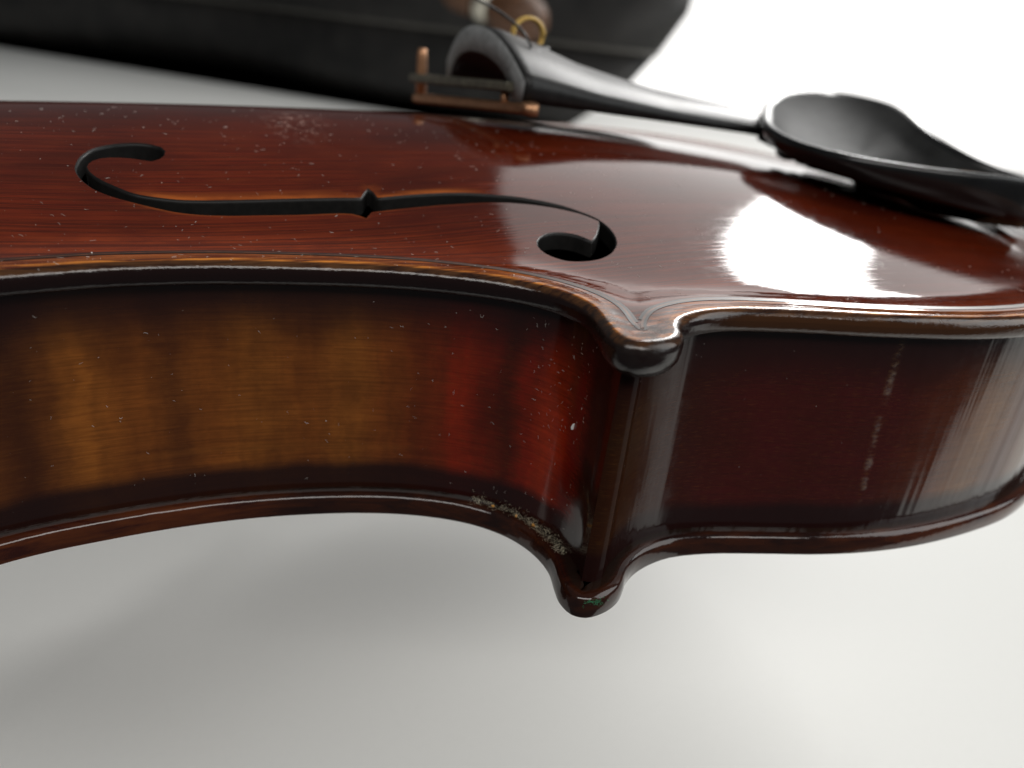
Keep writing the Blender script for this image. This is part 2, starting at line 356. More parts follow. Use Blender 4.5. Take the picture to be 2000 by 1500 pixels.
def loft(rings, close0=True, close1=True):
    k = len(rings[0]); V = [v for r in rings for v in r]; Fc = []
    for i in range(len(rings)-1):
        for j in range(k): Fc.append((i*k+j, i*k+(j+1) % k, (i+1)*k+(j+1) % k, (i+1)*k+j))
    if close0: Fc.append(tuple(range(k))[::-1])
    if close1: Fc.append(tuple((len(rings)-1)*k+j for j in range(k)))
    return V, Fc

# ------------------------------------------------------------------ the table
def mat_table():
    t = NT('white_laminate_table')
    n = t.noise(t.coord((0.004, 0.004, 0.004)), 1.0, 3); f = t.noise(t.coord((0.6, 0.6, 0.6)), 1.0, 4, 0.7)
    base = t.mix(t.ramp(n, [(0.3, 0.0), (0.7, 1.0)]), (0.73, 0.73, 0.705), (0.78, 0.78, 0.755))
    base = t.mix(t.math('MULTIPLY', t.ramp(f, [(0.45, 0.0), (0.75, 1.0)]), 0.10), base, (0.60, 0.60, 0.58))
    return t.out(base, 0.5, normal=t.bump(f, 0.01, 0.4), spec=0.3)
ZT = -82.0       # table top; the violin is propped a little above it
V, Fc = loft([[(x, y, z) for x, y in ((-1574+i, 602), (1240, -693+i), (2285-i, 1577), (-529, 2872-i))] for z, i in ((ZT-25, 2), (ZT-23, 0), (ZT-2, 0), (ZT, 2))])
mesh('table', V, Fc, mat_table(), smooth=False, kind='structure')

# ------------------------------------------------------------------ sunlit sheer curtain at the far side of the table
def build_curtain():
    a = math.radians(48); f = np.array((math.cos(a), math.sin(a))); sd = np.array((-f[1], f[0])); o = np.array((60.0, -60.0))+f*1500
    t = NT('sunlit_sheer_curtain'); em = t.node('ShaderNodeEmission'); em.inputs['Color'].default_value = (1.0, 0.985, 0.96, 1); em.inputs['Strength'].default_value = 1.35
    t.link(em.outputs[0], t.n['Material Output'].inputs['Surface'])
    V = []; Fc = []; n = 121; zs = (ZT+2, 700.0, 1500.0, 2650.0)
    for k, th in ((0, 0), (1, 4)):
        for z in zs:
            for i in range(n):
                l = -525+1065*i/(n-1); w = 9*math.sin(l*.062)+4*math.sin(l*.021+1); p = o+sd*l+f*(w+th); V.append((p[0], p[1], z))
    for k in range(2):
        for j in range(len(zs)-1):
            for i in range(n-1):
                q = k*n*len(zs)+j*n+i; Fc.append((q, q+n, q+n+1, q+1) if k == 0 else (q, q+1, q+n+1, q+n))
    mesh('curtain', V, Fc, t.m, label='bright white sunlit curtain beyond the far side of the table', cat='curtain')
build_curtain()

# ------------------------------------------------------------------ violin body
violin = bpy.data.objects.new('violin', None); violin.empty_display_size = 0.05
put(violin, label='glossy red-brown old violin lying face up over the white table', cat='violin')

ZC = 52.2; ZB = 15.0
TOP=[(-195,0),(-193,-25),(-183,-50),(-165,-70),(-140,-80.5),(-115,-82),(-100,-79.5),(-92,-79),(-87,-80.5),(-83,-83),(-79,-83),(-76.5,-80.5),(-75,-76.5),(-70,-71),(-63,-66.5),(-56.5,-63.6),(-49.8,-61.6),(-44,-60.3),(-38.9,-59.4),(-32.9,-59.0),(-26.7,-59.0),(-20,-59.6),(-13.4,-60.5),(-6.5,-61.7),(0.5,-63.5),(7.3,-66.2),(13,-69.3),(17,-72.8),(19.3,-76.5),(20.1,-80.5),(19.5,-85),(18.9,-88.5),(19.3,-91.2),(21.0,-92.7),(24.4,-93.0),(27.3,-92.1),(29.2,-90.2),(30.2,-88.1),(31.8,-86.3),(34.6,-84.9),(38.2,-84.1),(42,-84.1),(47,-84.9),(54.5,-86.6),(62,-88.6),(70,-90.3),(79,-91.8),(89,-92.4),(98,-91.8),(108,-89.8),(120,-85),(131,-77),(141,-66),(149,-52),(155,-36),(158.5,-18),(159.5,0)]
BACK=[(-197,0),(-195,-26),(-185,-51),(-166,-71),(-140,-82),(-115,-83.5),(-101,-81.5),(-93,-81.5),(-88,-83),(-84,-85.5),(-80,-85.5),(-77.5,-83),(-76,-79),(-71,-73.5),(-64,-68.2),(-55.4,-64.6),(-49.5,-63.1),(-43.2,-62.2),(-36.4,-61.5),(-29.4,-61.2),(-22.0,-61.4),(-14.3,-62.2),(-6.5,-63.6),(1.3,-65.9),(8.2,-69.2),(12.4,-72.4),(15.4,-76),(17.3,-80.2),(17.9,-84.5),(17.2,-88.5),(16.9,-91),(17.6,-93.5),(19.3,-94.6),(22.0,-94.4),(24.6,-93.3),(26.2,-92.0),(27.5,-90.4),(29.2,-88.9),(31.4,-87.6),(34.5,-86.5),(38,-85.9),(41.9,-86.1),(46.3,-86.8),(54.7,-88.9),(63.2,-91.1),(72.6,-92.7),(83.4,-93.3),(96.8,-92.5),(108,-90.6),(120,-86),(131.5,-78),(142,-66.5),(150,-52.5),(156,-36),(159.5,-18),(160.5,0)]
nearT = cr(TOP); topo = np.vstack([nearT, (nearT*[1, -1])[-2:0:-1]])
nearB = cr(BACK); backo = np.vstack([nearB, (nearB*[1, -1])[-2:0:-1]])
WX = [-200, -190, -178, -160, -140, -110, -85, -60, -30, 0, 20, 40, 60, 85, 105, 125, 140, 150, 158, 170]
WY = [8, 20, 44, 64, 71, 72, 65, 57, 52.5, 57, 65, 73, 79.5, 85, 83, 73, 58, 38, 16, 6]
def archw(x): return sum(k*pchip(WX, WY, np.clip(x+o, -200, 170)) for o, k in ((-16, .06), (-8, .24), (0, .4), (8, .24), (16, .06)))
def arch(x, y, AM=12.8, E=1.45):
    x = np.asarray(x, float); s = np.where(x > 5, (x-5)/153, (5-x)/194)
    return AM*np.clip(1-s**2, 0, 1)**1.25*np.clip(1-(np.abs(y)/archw(x))**2, 0, 1)**E
def edgep(d, r=1.7):
    dd = np.clip(d, 0, r)
    return np.where(d < r, -.9*r+.9*np.sqrt(np.maximum(r*r-(r-dd)**2, 0)), -.22*sm(r, 4.2, d)-.68*sm(5.5, 13.0, d))
def Htop(x, y): return ZC+edgep(sdist(x, y, topo))+arch(x, y)-.55*np.exp(-((np.asarray(x)-25)**2+(np.abs(y)-84.5)**2)/11.0)

FH = [(-31.1, -23.6), (-31.8, -22.3), (-33.2, -21.45), (-35.76, -20.83), (-39.48, -21.65), (-42.06, -23.32), (-43.55, -26.02), (-44.13, -29.27), (-43.88, -31.27), (-42.83, -33.61), (-41.15, -35.8), (-38.84, -37.46), (-35.87, -38.86), (-32.67, -40.28), (-29.91, -41.31), (-26.65, -41.98), (-22.61, -42.3), (-17.72, -42.4), (-12.71, -42.64), (-7.54, -42.7), (-4.13, -42.93), (-2.94, -43.73), (-2.14, -44.5), (-1.03, -42.98), (1.54, -42.72), (5.65, -42.48), (9.83, -42.34), (14.05, -42.38), (18.34, -42.49), (22.57, -43.05), (26.67, -44.15), (30.08, -45.54), (32.31, -46.83), (34.24, -48.09), (35.27, -49.27), (36.05, -50.42), (35.2, -52.19), (33.32, -55.03), (32.31, -55.99), (31.37, -54.76), (29.87, -53.46), (27.81, -52.77), (25.8, -52.73), (24.1, -53.43), (22.93, -54.67), (22.56, -56.03), (22.85, -57.5), (23.8, -59.34), (25.83, -61.15), (28.38, -61.7), (31.29, -61.51), (33.85, -60.31), (35.35, -58.81), (36.49, -57.22), (37.0, -55.5), (37.18, -53.19), (36.76, -50.76), (35.8, -48.77), (34.1, -46.98), (31.89, -44.86), (28.64, -42.94), (24.7, -41.23), (20.58, -40.06), (16.43, -39.14), (12.2, -38.71), (7.94, -38.68), (3.72, -38.84), (0.76, -39.03), (0.56, -37.57), (-0.27, -36.19), (-1.27, -37.19), (-1.97, -38.79), (-5.55, -38.5), (-10.86, -38.28), (-16.06, -38.21), (-21.12, -38.23), (-26.03, -38.25), (-29.38, -38.1), (-32.67, -37.48), (-34.99, -36.88), (-36.61, -36.05), (-38.25, -34.76), (-40.14, -33.23), (-41.35, -31.87), (-42.23, -30.44), (-42.52, -29.29), (-41.93, -27.58), (-40.92, -26.55), (-39.27, -26.25), (-36.85, -26.37), (-34.64, -26.99), (-33.3, -27.35), (-32.0, -26.7), (-31.25, -25.3)]
# resample the sound-hole outline, keeping its points (nicks and wing tip stay crisp)
fh = []
for i in range(len(FH)):
    a = np.array(FH[i]); b = np.array(FH[(i+1) % len(FH)]); n = max(1, int(np.linalg.norm(b-a)/0.9))
    for j in range(n): fh.append(a+(b-a)*j/n)
fh = np.array(fh)
for _ in range(1):      # light smoothing except at sharp corners
    p0 = np.roll(fh, 1, 0); p1 = np.roll(fh, -1, 0); ang = ((fh-p0)*(p1-fh)).sum(1)/(np.linalg.norm(fh-p0, axis=1)*np.linalg.norm(p1-fh, axis=1)+1e-9)
    k = (ang > 0.80)[:, None]; fh = np.where(k, .5*fh+.25*(p0+p1), fh)
fh2 = (fh*[1, -1])[::-1]

def build_top():
    rings = []
    nO = nrm2(topo, True)                       # left of travel; outline runs +x along the near side, so left = inward
    for d in (0.12, 0.35, 0.75, 1.2, 1.75, 2.4, 3.3, 4.2, 4.75, 5.35, 5.95, 6.6):
        R = topo+nO*d; keep = sdist(R[:, 0], R[:, 1], topo) > d*0.93; rings.append(R[keep][::1 if d < 2 else 1])
    fr = []
    for f, sgn in ((fh, 1), (fh2, 1)):
        nn = nrm2(f, True); ar = 0.5*np.sum(f[:, 0]*np.roll(f[:, 1], -1)-np.roll(f[:, 0], -1)*f[:, 1])
        o = -nn if ar > 0 else nn
        for d in (0.3, 0.8):
            R = f+o*d; k = (sdist(R[:, 0], R[:, 1], f) > d*.9) & (sdist(R[:, 0], R[:, 1], topo) > 2); fr.append(R[k])
    g = []
    for y0, y1, st in ((-96, 14, 1.5), (14, 96, 3.5)):
        for iy, y in enumerate(np.arange(y0, y1, st*.87)):
            xs = np.arange(-196 if st > 2 else -80, 161, st)+(st/2 if iy % 2 else 0)
            g.append(np.stack([xs, np.full_like(xs, y)], 1))
            if st < 2 and iy % 2 == 0:
                xs = np.arange(-196, -80, 3.0); g.append(np.stack([xs, np.full_like(xs, y)], 1))
    g = np.vstack(g)
    g = g[inside(g[:, 0], g[:, 1], topo)]
    dd = sdist(g[:, 0], g[:, 1], topo); fdd = np.minimum(sdist(g[:, 0], g[:, 1], fh), sdist(g[:, 0], g[:, 1], fh2))
    ring_d = (dd > 7.6) & (fdd > 1.3); g = g[ring_d]
    nO_, nF = len(topo), len(fh)
    pts = np.vstack([topo, fh, fh2] + rings + fr + [g])
    ed = [(i, (i+1) % nO_) for i in range(nO_)]
    for st in (nO_, nO_+nF): ed += [(st+i, st+(i+1) % nF) for i in range(nF)]
    v2, e2, f2, ov, oe, of = delaunay_2d_cdt([Vector((float(a), float(b))) for a, b in pts], ed, [], 1, 1e-4)
    X = np.array([(v.x, v.y) for v in v2]); T = np.array([tuple(f) for f in f2])
    c = X[T].mean(1); bad = inside(c[:, 0], c[:, 1], fh) | inside(c[:, 0], c[:, 1], fh2); T = T[~bad]
    ar = np.cross(X[T[:, 1]]-X[T[:, 0]], X[T[:, 2]]-X[T[:, 0]]); T = np.where((ar < 0)[:, None], T[:, ::-1], T)
    d = sdist(X[:, 0], X[:, 1], topo); fd = np.minimum(sdist(X[:, 0], X[:, 1], fh), sdist(X[:, 0], X[:, 1], fh2))
    def h(x, y): return Htop(x, y)
    z = h(X[:, 0], X[:, 1])-0.16*np.clip(1-fd/0.5, 0, 1)**2
    e = 0.15; nx = -(h(X[:, 0]+e, X[:, 1])-h(X[:, 0]-e, X[:, 1]))/(2*e); ny = -(h(X[:, 0], X[:, 1]+e)-h(X[:, 0], X[:, 1]-e))/(2*e)
    N = np.stack([nx, ny, np.ones(len(X))], 1)
    # the outermost vertices face straight out
    oi = [ov_i for ov_i in range(len(X)) if d[ov_i] < 0.02]
    kd = {}
    for i, p in enumerate(topo): kd[(round(p[0], 2), round(p[1], 2))] = i
    idx_of = {}
    for i in oi:
        k = (round(X[i, 0], 2), round(X[i, 1], 2))
        if k in kd: idx_of[kd[k]] = i; N[i] = (*(-nO[kd[k]]), 0.25)
    # near-rim normals from the rounding itself
    for i in np.where((d >= 0.02) & (d < 1.7))[0]:
        j = np.argmin(((topo-X[i])**2).sum(1)); q = (1.7-d[i])/1.7; N[i] = (*(-nO[j]*q), math.sqrt(max(1-q*q, 1e-3)))
    N /= np.linalg.norm(N, axis=1)[:, None]
    V = [(*X[i], z[i]) for i in range(len(X))]; Fc = [tuple(t) for t in T]; mi = [0]*len(Fc)
    ay = -np.abs(X[:, 1]); fx = X[:, 0]
    stem = sm(-38, -30, fx)*(1-sm(10, 22, fx))*(1-sm(-36.5, -35, ay)); farside = sm(-41.2, -39.6, ay)*(ay > -41.2)
    W = list(np.clip(stem*(farside*sm(1.25, .15, fd)+.45*(1-farside)*sm(.7, .1, fd))*(1-.9*np.exp(-((fx+1)/1.6)**2)), 0, 1))
    NN = [tuple(n) for n in N]; A = list(d); B = list(fd)
    # side of the plate: lower rounding and underside, back to the ribs
    n0 = nO_; prof = [(0.0, ZC-1.53, 0.0), (0.04, ZC-2.2, -0.3), (0.22, ZC-2.9, -0.7), (0.6, ZC-3.35, -1.2), (1.2, ZC-3.55, -1.6), (5.0, ZC-3.6, -2.0)]
    st = len(V)
    for q, (off, zz, at) in enumerate(prof):
        R = topo+nO*off
        for i in range(n0):
            thick = 1.5*math.exp(-((R[i][0]-23.5)**2+(abs(R[i][1])-91)**2)/45.0)
            V.append((*R[i], zz-thick*max(0, (ZC-1.53-zz))/2.0)); A.append(at); B.append(99); W.append(0)
            s = [0.0, -.12, -.5, -.8, -.97, -1][q]; c_ = math.sqrt(max(0, 1-s*s)); NN.append((-nO[i][0]*c_, -nO[i][1]*c_, s))
    for q in range(len(prof)-1):
        for i in range(n0):
            a = st+q*n0+i; b = st+q*n0+(i+1) % n0; Fc.append((b, a, a+n0, b+n0)); mi.append(0)
    # walls of the sound holes, and the bare underside round them
    for f, fl in ((fh, 1), (fh2, 1)):
        s0 = len(V); nf = len(f); ar = 0.5*np.sum(f[:, 0]*np.roll(f[:, 1], -1)-np.roll(f[:, 0], -1)*f[:, 1])
        nn = nrm2(f, True); inn = nn if ar > 0 else -nn
        zt = Htop(f[:, 0], f[:, 1])-0.16
        pr = ((0.0, 0.0, .55), (0.10, -0.06, .7), (0.22, -0.24, .35), (0.26, -0.6, 0.0), (0.26, -2.8, 0.0))
        for o_, dz, q in pr:
            for i in range(nf):
                V.append((f[i][0]+inn[i][0]*o_, f[i][1]+inn[i][1]*o_, zt[i]+dz)); A.append(50); B.append(0); W.append(0)
                NN.append((inn[i][0]*(1-q), inn[i][1]*(1-q), q+1e-3))
        for q in range(len(pr)-1):
            for i in range(nf):
                a = s0+q*nf+i; b = s0+q*nf+(i+1) % nf
                Fc.append((a, b, b+nf, a+nf) if ar > 0 else (b, a, a+nf, b+nf)); mi.append(1)
    return mesh('top_plate', V, Fc, [M_TOP, M_FWALL], violin, mi=mi, attrs={'edge': A, 'fdist': B, 'fwear': W}, normals=NN,
                label='red-brown spruce front with a dark sound hole and a worn orange edge')
top_plate = build_top()

# purfling: two black strips with a brown one between, laid just proud of the channel
def purfling():
    nO = nrm2(topo, True); V = []; Fc = []; mi = []
    for lo, hi, mt in ((4.75, 5.15, 0), (5.15, 5.5, 1), (5.5, 5.95, 0)):
        a = topo+nO*lo; b = topo+nO*hi
        ok = (sdist(a[:, 0], a[:, 1], topo) > lo*.955) & (sdist(b[:, 0], b[:, 1], topo) > hi*.955)
        za = Htop(a[:, 0], a[:, 1])+0.05; zb = Htop(b[:, 0], b[:, 1])+0.05; s = len(V); n = len(topo)
        for i in range(n): V += [(*a[i], za[i]), (*b[i], zb[i])]
        for i in range(n):
            j = (i+1) % n
            if ok[i] and ok[j]: Fc.append((s+2*i, s+2*j, s+2*j+1, s+2*i+1)); mi.append(mt)
    mesh('purfling', V, Fc, [M_PBLK, M_PMID], top_plate, mi=mi)
purfling()

def build_back():
    nO = nrm2(backo, True)
    rings = [backo+nO*d for d in (3.0,)]
    g = []
    for iy, y in enumerate(np.arange(-94, 95, 5.0)):
        xs = np.arange(-195, 160, 5.5)+(2.7 if iy % 2 else 0); g.append(np.stack([xs, np.full_like(xs, y)], 1))
    g = np.vstack(g); g = g[inside(g[:, 0], g[:, 1], backo)]; g = g[sdist(g[:, 0], g[:, 1], backo) > 5]
    rk = rings[0]; rk = rk[sdist(rk[:, 0], rk[:, 1], backo) > 2.7]
    pts = np.vstack([backo, rk, g]); n = len(backo)
    v2, e2, f2, *_ = delaunay_2d_cdt([Vector((float(a), float(b))) for a, b in pts], [(i, (i+1) % n) for i in range(n)], [], 1, 1e-4)
    X = np.array([(v.x, v.y) for v in v2]); T = np.array([tuple(f) for f in f2])
    ar = np.cross(X[T[:, 1]]-X[T[:, 0]], X[T[:, 2]]-X[T[:, 0]]); T = np.where((ar > 0)[:, None], T[:, ::-1], T)
    d = sdist(X[:, 0], X[:, 1], backo)
    z = ZB-3.4-np.sqrt(np.clip(1-(1-np.clip(d, 0, 1.5)/1.5)**2, 0, 1))*.6-arch(X[:, 0], X[:, 1], 10.6, 1.2)
    V = [(*X[i], z[i]) for i in range(len(X))]; Fc = [tuple(t) for t in T]; A = [-2.0]*len(V)
    s = len(V)
    prof = [(0.0, ZB-3.4, -1.2), (-0.12, ZB-2.3, -.8), (0.0, ZB-1.3, 0.2), (0.25, ZB-.6, .6), (0.7, ZB-.15, 1.0), (1.3, ZB, 1.5), (2.2, ZB-.05, 2.2), (6.0, ZB-.05, 3.0)]
    for off, zz, at in prof:
        R = backo+nO*off
        for p in R: V.append((*p, zz)); A.append(at)
    for q in range(len(prof)-1):
        for i in range(n):
            a = s+q*n+i; b = s+q*n+(i+1) % n; Fc.append((a, b, b+n, a+n))
    return mesh('back_plate', V, Fc, M_BACK, violin, attrs={'edge': A}, label='dark red-brown maple back, only its rounded edge showing')
back_plate = build_back()

# ribs: ruled strips between the two plates; u runs from the lower corner, v is the height
def seg(P, x0, x1, keep=lambda p: True):
    return np.array([p for p in P if x0 <= p[0] <= x1 and keep(p)])
iT = lambda a: int(np.argmin(((nearT-np.array(a))**2).sum(1))); iB = lambda a: int(np.argmin(((nearB-np.array(a))**2).sum(1)))
OT = nearT+nrm2(nearT)*2.4; OB = nearB+nrm2(nearB)*2.5
cT = np.vstack([[(21.9, -88.6), (22.3, -86.0)], OT[iT((20.1, -80.5)):iT((-75, -76.5)):-1], [(-78.5, -78.8)]])
cB = np.vstack([[(19.9, -90.9), (20.5, -87.5)], OB[iB((17.3, -80.2)):iB((-76, -79)):-1], [(-79.6, -81)]])
lT = np.vstack([[(24.6, -88.7), (27.0, -85.6)], OT[iT((34.6, -84.9)):]])
lB = np.vstack([[(23.0, -91.1), (25.6, -88.4)], OB[iB((31.4, -87.6)):]])
uT = np.vstack([[(-80.6, -78.9), (-83.5, -78.0)], OT[iT((-92, -79)):0:-1], [OT[0]]])
uB = np.vstack([[(-81.8, -81.2), (-84.5, -80.3)], OB[iB((-93, -81.5)):0:-1], [OB[0]]])
def rib(a, b, n, mt, flip, mirror, label=None):
    A, s = resample(cr(a, 1.2), n); B, _ = resample(cr(b, 1.2), n); nz = 6; V = []; UV = []; Fc = []
    for j in range(nz):
        t = j/(nz-1); z = ZB-.7+(ZC-3.4-ZB+.7)*t
        bow = 0.0
        for i in range(n):
            p = B[i]*(1-t)+A[i]*t; V.append((p[0], p[1]*(-1 if mirror else 1)+bow, z)); UV.append((s[i], z-ZB))
    for j in range(nz-1):
        for i in range(n-1):
            q = (j*n+i, j*n+i+1, (j+1)*n+i+1, (j+1)*n+i); Fc.append(q if flip != mirror else q[::-1])
    return mesh('rib', V, Fc, mt, violin, uvs=UV, label=label)
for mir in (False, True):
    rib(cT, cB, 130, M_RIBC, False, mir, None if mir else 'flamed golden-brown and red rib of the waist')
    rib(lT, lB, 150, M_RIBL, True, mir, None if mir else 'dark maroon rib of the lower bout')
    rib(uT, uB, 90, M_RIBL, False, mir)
def rib_corner(mir):
    V = []; UV = []; Fc = []; n = 5
    for j in range(6):
        t = j/5; z = ZB-.7+(ZC-3.4-ZB+.7)*t
        c0 = np.array((19.9, -90.9))*(1-t)+np.array((21.9, -88.6))*t; c1 = np.array((23.0, -91.1))*(1-t)+np.array((24.6, -88.7))*t
        for i in range(n):
            s = i/(n-1); p = c0*(1-s)+c1*s; bulge = .55*math.sin(math.pi*s)
            V.append((p[0], (p[1]-bulge)*(-1 if mir else 1), z)); UV.append((s*3, z-ZB))
    for j in range(5):
        for i in range(n-1):
            q = (j*n+i, j*n+i+1, (j+1)*n+i+1, (j+1)*n+i); Fc.append(q if not mir else q[::-1])
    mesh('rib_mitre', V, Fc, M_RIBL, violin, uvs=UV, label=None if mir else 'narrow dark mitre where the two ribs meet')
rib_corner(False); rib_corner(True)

# ------------------------------------------------------------------ tailpiece
def build_tailpiece():
    hd = math.radians(4.0); O = np.array((34.5, 11.5, 69.6)); ax = np.array((math.cos(hd), math.sin(hd), 0)); lat = np.array((-math.sin(hd), math.cos(hd), 0)); up = np.array((0, 0, 1.0))
    L = 88.0; S = np.concatenate([[0, .5], np.linspace(2, L-2, 26), [L-.6, L]])
    rings = []
    for s in S:
        hw = np.interp(s, [0, 6, 20, 45, 70, L], [23.5, 22.8, 19.5, 14.5, 11.6, 10.0])
        th = np.interp(s, [0, 8, 22, 45, 70, L], [13.2, 12.0, 9.0, 6.4, 5.4, 5.0])
        base = -np.interp(s, [0, 30, 70, L], [0, 2.6, 6.0, 8.0]); hol = np.interp(s, [0, 18, 40, L], [.58, .45, .25, .1])*th
        k = 1.0
        if s == 0: k = .975
        if s >= L-.6: k = .90 if s < L else .7
        r = []
        N1 = 22
        for i in range(N1+1):                       # top, near to far
            t = -1+2*i/N1; c = th*(0.30+0.70*(1-abs(t)**2.3)); r.append((t*hw*k, c*k))
        for i in range(N1+1):                       # underside, far to near
            t = 1-2*i/N1; e = max(0, 1-(t/.80)**2); r.append((t*hw*.97*k, hol*math.sqrt(e) if e > 0 else 0))
        dip = -1.6*(1-abs(0)) if False else 0
        rings.append([O+ax*(s-(1.8*(1-(q[0]/23.5)**2) if s < 1 else 0))+lat*q[0]+up*(base+q[1]) for q in r])
    V, Fc = loft(rings)
    k = len(rings[0]); mi = [0]*len(Fc)
    # the front face is a ring of quads between top and underside, so the hollow stays open
    Fc = Fc[:-2]; mi = mi[:-2]
    n1 = 23
    for i in range(n1-1): Fc.append((i+1, i, k-1-i, k-2-i)); mi.append(1)
    e0 = (len(rings)-1)*k; Fc.append(tuple(e0+j for j in range(k))); mi.append(0)
    t = mesh('tailpiece', V, Fc, [M_EBONY, M_EBEND], violin, mi=mi, label='black tailpiece with a hollow arched grey end, held above the front')
    def P(s, l, c): return O+ax*s+lat*l+up*c
    # key-hole slots, let in as dark sunk rings round a hole
    for s, l, cc in ((5.5, -11.5, 9.4), (12.0, -3.0, 10.2), (6.0, 9, 10.0), (12.0, 2.5, 10.2)):
        a = np.linspace(0, 2*math.pi, 17)[:-1]
        V, Fc = tube([P(s+1.5*math.cos(q)*1.5, l+1.1*math.sin(q), cc+.25*math.sin(q)*(1 if l < 0 else -1)-s*0.05) for q in a], .45, 6, True)
        mesh('string_slot', V, Fc, M_GUT, t)
    # copper tuner under the broad end
    V, Fc = bar((26.4, 37, 63.9), (37.2, -12.5, 68.5), 3.4, 2.2, bev=.5); mesh('tuner_bar', V, Fc, M_COPPER, t, smooth=False, label='flat copper bar under the tailpiece')
    V, Fc = bar((26.0, 37.2, 68.6), (35.6, -7, 72.0), 4.4, 2.0, bev=.4); mesh('tuner_plate', V, Fc, M_STEEL, t, smooth=False, label='dull grey metal strip above the copper bar')
    V, Fc = tube([(27.0, 36.2, 63.2), (27.0, 36.2, 69), (26.9, 36.2, 74.3), (26.9, 36.2, 75.6)], [1.35, 1.35, 1.3, 1.0], 12); mesh('tuner_pin', V, Fc, M_COPPER, t)
    V, Fc = tube([(34.6, -4, 67.5), (34.6, -4, 70.9)], .95, 10); mesh('tuner_post', V, Fc, M_COPPER, t)
    V, Fc = tube([(37.2, -12.0, 67.6), (37.2, -12.4, 69.6)], [2.0, 1.8], 12); mesh('tuner_foot', V, Fc, M_COPPER, t)
    return t
tail = build_tailpiece()

# strings left hanging: a thin black one and a coil of yellow silk winding
V, Fc = tube(cr([(41.0, -.5, 79.6), (40.0, 1.0, 81.6), (38.6, 6.0, 84.0), (36.0, 10.0, 86.0), (32.1, 12.0, 87.6), (24.0, 14.5, 90.0), (12, 19, 94), (0, 30, 97)], 1.0), .32, 6)
mesh('string', V, Fc, M_GUT, violin, label='thin black string bent up out of the tailpiece')
pth = []
for i in range(70):
    a = i/69*2*math.pi*3.2; pth.append((45.6+3.7*math.cos(a), 13.0+.9*i/69*2, 81.4+3.6*math.sin(a)))
V, Fc = tube(pth, .42, 6); mesh('string_winding', V, Fc, M_GOLD, violin, label='small coil of yellow wound string on the tailpiece')

# black tail cord: two strands from the tailpiece over the edge, with two wraps
for k, (dy, dz) in enumerate(((0, 0), (-4.5, .3))):
    pts = [(113, 10+dy, 62.6), (119, 8.5+dy, 60.6-dz), (127, 5+dy, 58.6-dz), (138, 3+dy*.8, 57.4), (150, 1+dy*.6, 56.8), (159, dy*.5, 56.2), (163.5, dy*.5, 52), (165, dy*.4, 40), (165, dy*.2, 33)]
    V, Fc = tube(cr(pts, 1.0), 1.15, 8); mesh('tail_cord', V, Fc, M_GUT, violin)
for cx, cy, cz, tx in ((118.6, 4.2, 60.4, .5), (122.4, 2.4, 59.6, .9), (128.0, 0.6, 58.6, 1.2)):
    a = np.linspace(0, 2*math.pi, 21)[:-1]
    V, Fc = tube([(cx+1.0*math.sin(q)+tx, cy+4.6*math.cos(q), cz+2.1*math.sin(q)) for q in a], .75, 8, True); mesh('tail_cord_wrap', V, Fc, M_GUT, violin)
V, Fc = tube(cr([(129, -1.5, 58.2), (132, -5.5, 57.8), (136, -8.5, 57.7), (140, -9.5, 57.6)], 1.0), [1.5]*3+[1.3]*0 if False else 1.4, 10); mesh('tail_cord_end', V, Fc, M_GUT, violin)
# end button and saddle
V, Fc = loft([[(x, r*math.cos(a), 33+r*math.sin(a)) for a in np.linspace(0, 2*math.pi, 25)[:-1]] for x, r in ((158, 4), (163, 4), (164, 6.3), (166.5, 7.2), (169, 6.4), (170.2, 3.5))]); mesh('end_button', V, Fc, M_EBONY, violin)
V, Fc = bar((158.6, -17, 53.6), (158.6, 17, 53.6), 5.0, 4.4, bev=1.0); mesh('saddle', V, Fc, M_EBONY, violin)

